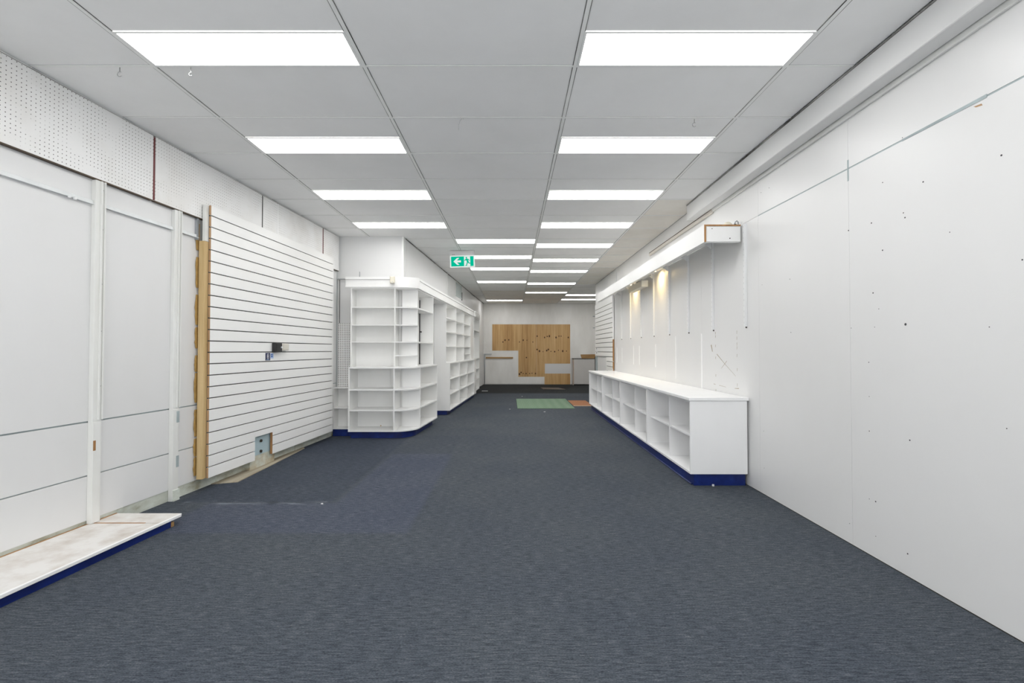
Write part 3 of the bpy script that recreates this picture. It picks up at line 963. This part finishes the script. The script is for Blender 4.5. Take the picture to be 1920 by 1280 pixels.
box('wall_batten', XR - 0.014, XR, 9.35, 9.375, 2.34, H, 'upright', wR)
box('floor_gap', XR - 0.001, XR + 0.002, YF, 4.14, 0.0, 0.005, 'dark', wR)

# bulkhead along the top of the right wall
t = thing('ceiling_bulkhead', (2.0, 2.0, 2.62), 'white boxed bulkhead along the top of the right wall', 'bulkhead')
box('casing', 1.950, 2.046, YF, 5.27, 2.630, 2.797, 'wallR', t, 0.004)
box('wall_strip', 2.052, XR - 0.0005, YF, 4.95, 2.604, 2.640, 'post', t, 0.003)
box('gap_line', 2.046, 2.060, YF, 5.0, 2.640, 2.66, 'dark', t)
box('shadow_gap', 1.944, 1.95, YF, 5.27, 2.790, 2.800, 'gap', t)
t = thing('cable_trunking', (2.05, 6.0, 2.585), 'slim beige cable trunking on the wall above the pelmet', 'trunking')
box('channel', 2.046, XR - 0.0005, 4.84, 7.08, 2.588, 2.632, 'trunk', t, 0.008)
box('lid_edge', 2.050, XR - 0.0005, 4.87, 7.08, 2.633, 2.638, 'dkbrown', t)

# ------------------------------------------------------------------ pelmet over the bench
t = thing('display_pelmet', (1.9, 6.9, 2.155), 'long white pelmet box with raw brown end above the bench', 'pelmet')
P0, P1 = 4.24, 9.55
box('front_board', 1.722, 1.741, P0, P1, 2.152, 2.312, 'pelmet', t, 0.001)
box('top_board', 1.741, 2.052, P0, P1, 2.296, 2.312, 'shelf', t)
box('end_panel', 1.744, 2.050, P0 + 0.004, P0 + 0.018, 2.160, 2.295, 'shelf', t)
box('lower_rail', 1.744, 2.050, P0 + 0.018, P0 + 0.034, 2.154, 2.175, 'shelf', t)
box('raw_edge', 1.723, 1.740, P0 - 0.0015, P0, 2.154, 2.311, 'brown', t, label='raw brown end grain of the pelmet boards')
box('raw_edge', 1.740, 2.051, P0 - 0.0015, P0, 2.2965, 2.311, 'brown', t)
box('under_lip', 1.741, 1.760, P0 + 0.02, P1, 2.152, 2.164, 'post', t)
disc('screw', (1.795, P0 + 0.001, 2.275), 0.004, 0.003, 'y', 'bolt', t, 8)
disc('screw', (1.955, P0 + 0.001, 2.188), 0.005, 0.003, 'y', 'bolt', t, 8)

t = thing('alarm_dome', (1.98, 4.33, 2.312), 'round cream alarm dome lying on the pelmet end', 'alarm')
pts = []
v, f = [], []
R, n_, m_ = 0.042, 16, 5
for j in range(m_ + 1):
    a = math.pi / 2 * j / m_
    for i in range(n_):
        v.append((1.975 + R * math.cos(a) * math.cos(2 * math.pi * i / n_) + 0.0, 4.33 + R * math.cos(a) * math.sin(2 * math.pi * i / n_), 2.3165 + 0.042 * math.sin(a)))
for j in range(m_):
    for i in range(n_):
        f.append((j * n_ + i, j * n_ + (i + 1) % n_, (j + 1) * n_ + (i + 1) % n_, (j + 1) * n_ + i))
f.append(tuple(range(n_ - 1, -1, -1)))
mesh('dome', v, f, 'cream', t, smooth=True)
disc('base', (1.975, 4.33, 2.3125), 0.046, 0.004, 'z', 'ivory', t, 16)
t = thing('cable_clamp', (2.04, 4.29, 2.312), 'small metal and black clamp beside the cream dome', 'clamp')
tube('loop', [(2.018, 4.29, 2.318), (2.026, 4.29, 2.345), (2.040, 4.29, 2.358), (2.052, 4.29, 2.345), (2.053, 4.29, 2.322)], 0.006, 'zinc', t)
box('pad', 2.014, 2.034, 4.282, 4.296, 2.3125, 2.330, 'black', t, 0.002)

# slotted uprights and their brackets
ORD = ['nearest', 'second', 'third', 'fourth', 'fifth', 'sixth', 'seventh', 'eighth']
for i in range(8):
    y = 4.185 + 0.678 * i
    ztp = 2.300 if i == 0 else 2.292
    lab = ('nearest slotted white steel upright, beside the raw pelmet end' if i == 0 else
           f'{ORD[i]} slotted white steel upright under the pelmet counting from its raw end')
    t = thing('slotted_upright', (XR, y, 1.392), lab, 'upright', 'slotted uprights on the right wall')
    box('channel', XR - 0.021, XR - 0.0004, y - 0.014, y + 0.014, 1.392, ztp, 'upright', t, 0.001)
    sl = []
    z = 1.42
    while z < ztp - 0.03:
        sl.append((XR - 0.0214, XR - 0.020, y + 0.004, y + 0.0065, z, z + 0.014))
        z += 0.05
    multi('slots', sl, 'zinc', t, kind='stuff')
    box('bottom_screw', XR - 0.010, XR - 0.0004, y - 0.005, y + 0.005, 1.380, 1.392, 'bolt', t)
    if i:
        arm = [(2.0485, 2.222), (2.0485, 2.2955), (1.94, 2.2955), (1.943, 2.280), (1.975, 2.272), (1.990, 2.256), (2.012, 2.250), (2.028, 2.232)]
        prism('bracket', arm, y - 0.003, y + 0.003, 'upright', t, 'y')

# warm halogen lamps and the batten light behind the pelmet
for k, (y, lab) in enumerate(((6.56, 'warm halogen lamp glowing under the pelmet near the fourth upright'), (7.93, 'warm halogen lamp glowing under the pelmet near the sixth upright'))):
    t = thing('halogen_lamp', (1.965, y, 2.20), lab, 'lamp', 'warm lamps behind the pelmet')
    disc('housing', (1.965, y, 2.2795), 0.042, 0.016, 'z', 'upright', t, 16)
    box('added_baffle', 1.905, 1.910, y - 0.075, y + 0.075, 2.205, 2.2955, 'upright', t)  # added baffle, hides the glowing bulb from the camera
    disc('bulb', (1.965, y, 2.2755), 0.030, 0.004, 'z', 'warm', t, 16)
    ld = bpy.data.lights.new('halogen_glow', 'SPOT')
    ld.energy = 15.0
    ld.color = (1.0, 0.74, 0.36)
    ld.spot_size = math.radians(160)
    ld.spot_blend = 1.0
    ld.shadow_soft_size = 0.03
    lo = bpy.data.objects.new('halogen_glow', ld)
    link(lo, t)
    lo.location = Vector((1.965, y, 2.270)) - Vector(t.location)
    lo.rotation_euler = (0, math.radians(-22), 0)
t = thing('light_batten', (1.96, 7.45, 2.12), 'beige box light batten hanging below the pelmet between the lamps', 'light fitting')
box('case', 1.915, 2.012, 7.02, 7.80, 2.125, 2.215, 'ivory', t, 0.004)
box('end_cap', 1.915, 2.012, 7.005, 7.02, 2.123, 2.215, 'post', t, 0.002)
for y in (7.15, 7.65):
    box('hanger', 1.95, 1.965, y, y + 0.02, 2.215, 2.2955, 'rail', t)

# ------------------------------------------------------------------ bench of open cubbies
NAMES = ['nearest white open cubby unit under the long worktop', 'second white open cubby unit from the camera under the worktop',
         'third white open cubby unit from the camera under the worktop', 'farthest white open cubby unit under the long worktop']
BF, BB = 1.552, 2.050
yb = [4.150, 5.495, 6.855, 8.215, 9.575]
for i in range(4):
    a, b = yb[i] + 0.001, yb[i + 1] - 0.001
    m = (a + b) / 2
    t = thing('cubby_unit', ((BF + BB) / 2, m, 0.105), NAMES[i], 'cabinet', 'open cubby units of the bench')
    box('side_panel', BF, BB, a, a + 0.016, 0.106, 0.744, 'bench', t, 0.001)
    box('side_panel', BF, BB, b - 0.016, b, 0.106, 0.744, 'bench', t, 0.001)
    box('bottom_board', BF + 0.001, BB - 0.01, a + 0.016, b - 0.016, 0.106, 0.124, 'bench', t)
    box('divider', BF + 0.040, BB - 0.01, m - 0.008, m + 0.008, 0.124, 0.744, 'bench', t, 0.001)
    box('back_panel', BB - 0.01, BB, a + 0.016, b - 0.016, 0.106, 0.744, 'bench', t)
    box('shelf', BF + 0.045, BB - 0.01, a + 0.016, m - 0.008, 0.412, 0.428, 'bench', t, 0.001)
    box('shelf', BF + 0.045, BB - 0.01, m + 0.008, b - 0.016, 0.412, 0.428, 'bench', t, 0.001)
    box('top_rail', BF + 0.02, BF + 0.036, a + 0.016, b - 0.016, 0.722, 0.744, 'bench', t)
tag(box('worktop', BF - 0.010, XR - 0.008, 4.140, 9.585, 0.745, 0.771, 'bench', None, 0.002), 'long white laminate worktop over the row of cubby units', 'worktop')
t = thing('bench_plinth', (1.82, 6.86, 0), 'navy blue plinth under the white cubby bench', 'plinth')
box('front_board', 1.595, 1.612, 4.20, 9.57, 0.0, 0.105, 'blue', t)
box('end_board', 1.595, 2.046, 4.185, 4.20, 0.0, 0.105, 'blue', t, label='glossy blue plinth end facing the camera')
box('floor_lip', 1.578, 1.595, 4.21, 9.57, 0.0, 0.012, 'blue', t, 0.004)
tag(disc('paper_ball', (1.755, 4.165, 0.0005), 0.010, 0.014, 'z', 'debris', None, 7), 'crumpled white scrap by the blue plinth end', 'scrap')

# ------------------------------------------------------------------ slatwall on the far right
t = thing('slatwall', (2.04, 10.6, 0.1), 'far white slatwall with raw brown edge beyond the bench', 'slatwall')
ya, yb2 = 9.60, 11.62
box('backing_board', 2.050, 2.062, ya, 10.27, 0.10, 2.275, 'slot', t)
box('backing_board', 2.050, 2.062, 10.27, yb2, 1.030, 2.275, 'slot', t)
z = 2.149
zz = [2.149 - 0.1003 * i for i in range(21)]
ed = [2.278] + zz + [0.10]
for i in range(len(ed) - 1):
    zt = ed[i] - (0.006 if i else 0)
    zb_ = ed[i + 1] + (0.006 if i < len(zz) else 0)
    if zb_ >= 1.03:
        spans = [(ya, yb2, zb_, zt)]
    elif zt > 1.03:
        spans = [(ya, 10.27, zb_, zt), (10.27, yb2, 1.034, zt)]
    else:
        spans = [(ya, 10.27, zb_, zt)]
    for (a, b, q0, q1) in spans:
        if q1 - q0 > 0.004:
            box('slat', 2.034, 2.050, a, b, q0, q1, 'slat', t, 0.001)
box('edge_strip', 2.030, 2.060, ya - 0.02, ya - 0.001, 1.405, 2.33, 'ghost', t)
for (z0, z1) in ((0.965, 1.40), (0.80, 0.95), (0.55, 0.79), (0.1, 0.54)):
    box('raw_edge', 2.034, 2.060, ya - 0.014, ya - 0.001, z0, z1, 'brown', t)
box('switch_plate', 2.026, 2.034, 11.30, 11.42, 1.10, 1.24, 'white', t, 0.003)
for z in (1.12, 1.22):
    disc('switch_rocker', (2.020, 11.36, z), 0.014, 0.006, 'x', 'bolt', t, 8)
tag(box('filler_panel', 2.046, 2.064, 10.29, 11.36, 0.0, 1.026, 'wall', None, 0.001), 'plain white filler panel below the far slatwall', 'panel')
t = thing('steel_jamb', (2.06, 11.5, 0), 'grey blue steel door jamb at the far end of the right wall', 'jamb')
box('jamb_face', 2.036, 2.064, 11.40, 11.60, 0.0, 1.026, 'seam', t)
box('jamb_edge', 2.030, 2.064, 11.62, 11.66, 0.0, 1.026, 'dark', t)
for z, nm in ((2.005, 'upper grey hinge bracket at the end of the far slatwall'), (1.72, 'lower grey hinge bracket at the end of the far slatwall')):
    tag(box('hinge_bracket', 1.995, 2.060, 11.66, 11.72, z, z + 0.02, 'zinc', None), nm, 'bracket')

# wider area at the rear right, and the wall end
struct(box('wall_right_rear', XRR, XRR + 0.1, YSTEP, YB, 0, H + 0.1, 'wallB'), 'white side wall of the wider rear area', 'wall')
struct(box('wall_step', XR + 0.13, XRR, YSTEP - 0.1, YSTEP, 0, H + 0.1, 'wallB'), 'white wall stepping out to the wider rear area', 'wall')

# ------------------------------------------------------------------ shop front added behind the camera to let daylight in
wf = struct(multi('wall_front_added', [(-3.2, -2.75, YF - 0.1, YF, 0, H + 0.1), (1.95, 2.2, YF - 0.1, YF, 0, H + 0.1), (-2.75, 1.95, YF - 0.1, YF, 2.45, H + 0.1), (-2.75, 1.95, YF - 0.1, YF, 0, 0.15)], 'wall'),
            'added white shop front wall, unseen behind the camera', 'wall')
w1 = struct(multi('window_1_added', [(-2.75, -2.70, YF - 0.08, YF - 0.02, 0.15, 2.45), (1.90, 1.95, YF - 0.08, YF - 0.02, 0.15, 2.45), (-2.70, 1.90, YF - 0.08, YF - 0.02, 0.15, 0.20),
                               (-2.70, 1.90, YF - 0.08, YF - 0.02, 2.40, 2.45), (-0.425, -0.375, YF - 0.08, YF - 0.02, 0.20, 2.40)], 'zinc'),
            'added aluminium framed shop window, unseen behind the camera', 'window')
box('pane', -2.70, -0.425, YF - 0.055, YF - 0.049, 0.20, 2.40, 'glass', w1)
box('pane', -0.375, 1.90, YF - 0.055, YF - 0.049, 0.20, 2.40, 'glass', w1)

# ------------------------------------------------------------------ ceiling
ce = struct(box('ceiling', -3.3, 3.5, YF - 0.1, YB + 0.1, H + 0.05, H + 0.12, 'tile'),
            'white suspended tile ceiling with recessed light panels', 'ceiling')
CX = [-2.041, -0.841, 0.359, 1.559, 2.759]
R0 = 2.678
row = lambda j: R0 + 0.6 * j
LIGHTS = {0: [-4, -2, 0, 2, 4, 6], 1: [7.5, 9.5, 11.5, 14.5, 21.5], 2: [-4, -2, 0, 2, 4, 6, 8, 10, 12, 15, 18], 3: [19, 21]}
TCACHE = {}


def tile(x0, x1, y0, y1, toned=False):
    """one lay-in tile; whole tiles share their mesh"""
    key = (round(x1 - x0, 3), round(y1 - y0, 3), toned)
    w, d = key[0], key[1]
    if key not in TCACHE:
        o = box('ceiling_tile', x0, x1, y0, y1, H + 0.004, H + 0.019, 'tilebeige' if toned else 'tile', ce)
        TCACHE[key] = o
        return
    o = TCACHE[key].copy()
    link(o, ce)
    o.location = Vector(((x0 + x1) / 2, (y0 + y1) / 2, H + 0.004)) - Vector(ce.location)


def xleft(y):
    return LX(y) if y < YRET else IX(y)


jmin, jmax = -6, 23
for j in range(jmin, jmax):
    ya, yb_ = max(row(j), YF), min(row(j + 1), YB)
    ym = (ya + yb_) / 2
    cols = [(-3.1, CX[0], -1), (CX[0], CX[1], 0), (CX[1], CX[2], 1), (CX[2], CX[3], 2), (CX[3], CX[4], 3), (CX[4], XRR, 4)]
    for (a, b, c) in cols:
        # free span of this column between the walls
        lo = max(a, (LX(ym) if yb_ <= YRET + 0.3 else IX(ya)) + 0.001)
        hi = b
        if ym < YSTEP:
            lim = 1.9435 if ym < 5.2 else XR - 0.001
            hi = min(b, lim)
        if hi - lo < 0.03:
            continue
        toned = (c == 3 and 4.9 < ym < 11.8) or (c == 2 and ym > 12.5) or (c == 1 and ym > 13.0)
        ys = [(ya, yb_)]
        for e in LIGHTS.get(c, []):
            l0, l1 = row(e) - 0.3, row(e)
            if l0 > ya - 0.05 and l1 < yb_ + 0.05:
                ys = []
                if l0 - ya > 0.05:
                    ys.append((ya, l0))
                if yb_ - l1 > 0.05:
                    ys.append((l1, yb_))
        for (p, q) in ys:
            tile(lo + 0.001, hi - 0.001, p + 0.001, q - 0.001, toned)
        # cross tee at the near edge of the row
        if row(j) > YF and hi - lo > 0.05:
            box('cross_tee', lo, hi, row(j) - 0.009, row(j) + 0.009, H + 0.0012, H + 0.0035, 'tee', ce)
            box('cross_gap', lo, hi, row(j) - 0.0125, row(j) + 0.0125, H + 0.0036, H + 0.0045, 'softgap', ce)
for c, x in enumerate(CX):
    if c == 0:
        segs = [(YF, YRET)]
    elif c == 4:
        segs = [(YSTEP, YB)]
    else:
        segs = [(YF, YB)]
    for (a, b) in segs:
        mt = box('main_tee', x - 0.010, x + 0.010, a, b, H, H + 0.003, 'tee', ce)
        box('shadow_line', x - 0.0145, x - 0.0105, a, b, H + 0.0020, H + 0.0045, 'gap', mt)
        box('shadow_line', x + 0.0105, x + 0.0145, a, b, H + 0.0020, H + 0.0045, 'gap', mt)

CN = {0: 'left', 1: 'middle', 2: 'right', 3: 'far right'}
ORDN = ['first', 'second', 'third', 'fourth', 'fifth', 'sixth', 'seventh', 'eighth', 'ninth']
for c, lst in LIGHTS.items():
    vis = [e for e in lst if e > -1]
    for e in lst:
        if c in (1, 3):
            nm = f'{ORDN[vis.index(e)]} bright ceiling light panel from the camera in the {CN[c]} column'
        elif e < 0:
            nm = f'bright ceiling light panel behind the camera, {CN[c]} column, ' + ('by the added shop window' if e < -3 else 'just overhead')
        else:
            nm = f'{ORDN[vis.index(e)]} bright ceiling light panel from the camera in the {CN[c]} column'
        x0, x1 = CX[c] + 0.011, CX[c + 1] - 0.011
        y0, y1 = row(e) - 0.297, row(e) - 0.003
        t = thing('ceiling_light', ((x0 + x1) / 2, (y0 + y1) / 2, H), nm, 'light panel', 'recessed ceiling light panels')
        fr = 0.012
        zb, zt = H - 0.002, H + 0.012
        box('frame_bar', x0, x1, y0, y0 + fr, zb, zt, 'tee', t)
        box('frame_bar', x0, x1, y1 - fr, y1, zb, zt, 'tee', t)
        box('frame_bar', x0, x0 + fr, y0 + fr, y1 - fr, zb, zt, 'tee', t)
        box('frame_bar', x1 - fr, x1, y0 + fr, y1 - fr, zb, zt, 'tee', t)
        box('diffuser', x0 + fr, x1 - fr, y0 + fr, y1 - fr, H + 0.001, H + 0.008, 'lamp', t)

# ------------------------------------------------------------------ exit sign
ex = thing('exit_sign', (-0.813, 7.7, H), 'green running man exit sign with left arrow hanging from the ceiling', 'exit sign')
box('housing', -1.012, -0.614, 7.675, 7.725, 2.722, H - 0.001, 'signhouse', ex, 0.003)
box('border', -1.014, -0.612, 7.690, 7.712, 2.530, 2.722, 'signw', ex, 0.004)
box('green_face', -0.995, -0.631, 7.6885, 7.6905, 2.546, 2.706, 'signg', ex)


def signpoly(name, poly, mat, y):
    return prism(name, poly, y, y + 0.0015, mat, ex, 'y')


ax, az = -0.895, 2.626
signpoly('arrow', [(ax - 0.062, az), (ax - 0.004, az + 0.056), (ax + 0.034, az + 0.056), (ax - 0.006, az + 0.016), (ax + 0.060, az + 0.016),
                   (ax + 0.060, az - 0.016), (ax - 0.006, az - 0.016), (ax + 0.034, az - 0.056), (ax - 0.004, az - 0.056)], 'signw', 7.687)
signpoly('doorway', [(-0.785, 2.548), (-0.685, 2.548), (-0.685, 2.704), (-0.785, 2.704)], 'signw', 7.687)
mx, mz = -0.738, 2.552
disc('figure_head', (mx - 0.008, 7.6855, mz + 0.130), 0.0135, 0.0015, 'y', 'signg', ex, 12)
signpoly('figure_torso', [(mx - 0.022, mz + 0.114), (mx + 0.006, mz + 0.116), (mx + 0.032, mz + 0.060), (mx + 0.002, mz + 0.054)], 'signg', 7.6855)
signpoly('figure_arm', [(mx - 0.002, mz + 0.117), (mx + 0.034, mz + 0.106), (mx + 0.044, mz + 0.080), (mx + 0.034, mz + 0.077), (mx + 0.025, mz + 0.094), (mx + 0.0, mz + 0.100)], 'signg', 7.6853)
signpoly('figure_arm', [(mx - 0.018, mz + 0.114), (mx - 0.044, mz + 0.088), (mx - 0.036, mz + 0.078), (mx - 0.006, mz + 0.098)], 'signg', 7.6852)
signpoly('figure_leg', [(mx + 0.002, mz + 0.066), (mx + 0.022, mz + 0.056), (mx + 0.006, mz + 0.030), (mx - 0.002, mz + 0.000), (mx - 0.028, mz + 0.000), (mx - 0.026, mz + 0.009), (mx - 0.014, mz + 0.012), (mx - 0.010, mz + 0.036)], 'signg', 7.6852)
signpoly('figure_leg', [(mx + 0.014, mz + 0.068), (mx + 0.034, mz + 0.060), (mx + 0.038, mz + 0.048), (mx + 0.066, mz + 0.046), (mx + 0.066, mz + 0.034), (mx + 0.026, mz + 0.034)], 'signg', 7.6851)
for dx in (0.042, 0.058, 0.074):
    disc('indicator', (-1.012 + dx, 7.6735, 2.735), 0.005, 0.002, 'y', 'bolt', ex, 8)
ex.rotation_euler = (0, -0.035, 0.03)

# ------------------------------------------------------------------ ceiling hooks and wire


def hook(x, y, label, r=0.014):
    pts = [(x, y, H + 0.004), (x, y, H - 0.022)]
    for i in range(9):
        a = math.radians(90 + 30 - 32 * i)
        pts.append((x + r * math.cos(a) * -1, y, H - 0.036 + r * math.sin(a)))
    tag(tube('ceiling_hook', pts, 0.0022, 'hook', None, 6), label, 'hook', 'wire hooks in the ceiling')


hook(-2.245, 2.690, 'small wire hook in the ceiling beside the pegboard')
hook(-1.839, 2.690, 'small wire hook at the edge of the first left light panel', 0.010)
hook(1.278, 3.300, 'small wire hook hanging before the second right light panel')
tag(tube('loose_string', [(-0.345, 3.272, H + 0.003), (-0.338, 3.274, H - 0.01), (-0.350, 3.276, H - 0.006), (-0.362, 3.278, H - 0.022), (-0.372, 3.28, H - 0.055), (-0.368, 3.28, H - 0.085)],
         0.0014, 'hook', None, 6), 'loose grey string dangling from the middle ceiling row', 'string')

# ------------------------------------------------------------------ mats and scraps on the floor
t = thing('floor_mat', (0.7, 10.55, 0), 'green ribbed mat lying flat on the carpet', 'mat')
prism('mat_sheet', [(0.108, 9.63), (1.268, 9.63), (1.29, 11.50), (0.103, 11.50)], 0.001, 0.010, 'green', t)
v, f = [], []
for i in range(46):
    x = 0.112 + i * 0.0255
    k = len(v)
    z0, z1 = 0.010, 0.0135
    v += [(x, 9.632, z0), (x + 0.009, 9.632, z0), (x + 0.009, 11.495, z0), (x, 11.495, z0), (x, 9.632, z1), (x + 0.009, 9.632, z1), (x + 0.009, 11.495, z1), (x, 11.495, z1)]
    f += [tuple(q + k for q in h) for h in HEX]
mesh('mat_ribs', v, f, 'green', t, kind='stuff')
t = thing('floor_mat', (1.45, 10.6, 0), 'rust brown mat beside the green mat at the bench end', 'mat')
box('mat_sheet', 1.305, 1.72, 10.12, 11.14, 0.001, 0.008, 'rust', t)
box('mat_border', 1.305, 1.72, 10.05, 10.118, 0.001, 0.009, 'matedge', t)
tag(prism('carpet_offcut', [(0.9, 14.95), (1.45, 14.85), (1.62, 14.2), (0.95, 14.25)], 0.001, 0.012, 'black'), 'dark offcut lying near the rear wall', 'offcut')
tag(box('pale_batten', -0.87, -0.70, 13.72, 13.76, 0.0005, 0.012, 'debris'), 'thin pale batten on the floor near the end shelves', 'batten')
SCR = [(0.259, 12.17, 'white scrap on the carpet behind the green mat'), (-0.043, 9.54, 'white scrap on the carpet left of the green mat'),
       (0.624, 9.13, 'white scrap on the carpet in front of the green mat'), (-1.462, 3.68, 'thin white sliver on the carpet below the shelves')]
for (x, y, lab) in SCR:
    a = random.uniform(0, 3)
    L = 0.022 if y > 5 else 0.012
    pts = [(x + L * math.cos(a + q) * k, y + L * math.sin(a + q) * k) for q, k in ((0, 1), (1.2, 0.5), (2.6, 0.9), (3.7, 0.6), (5.0, 0.7))]
    tag(prism('paper_scrap', pts, 0.0005, 0.006, 'debris'), lab, 'scrap', 'white scraps on the carpet')
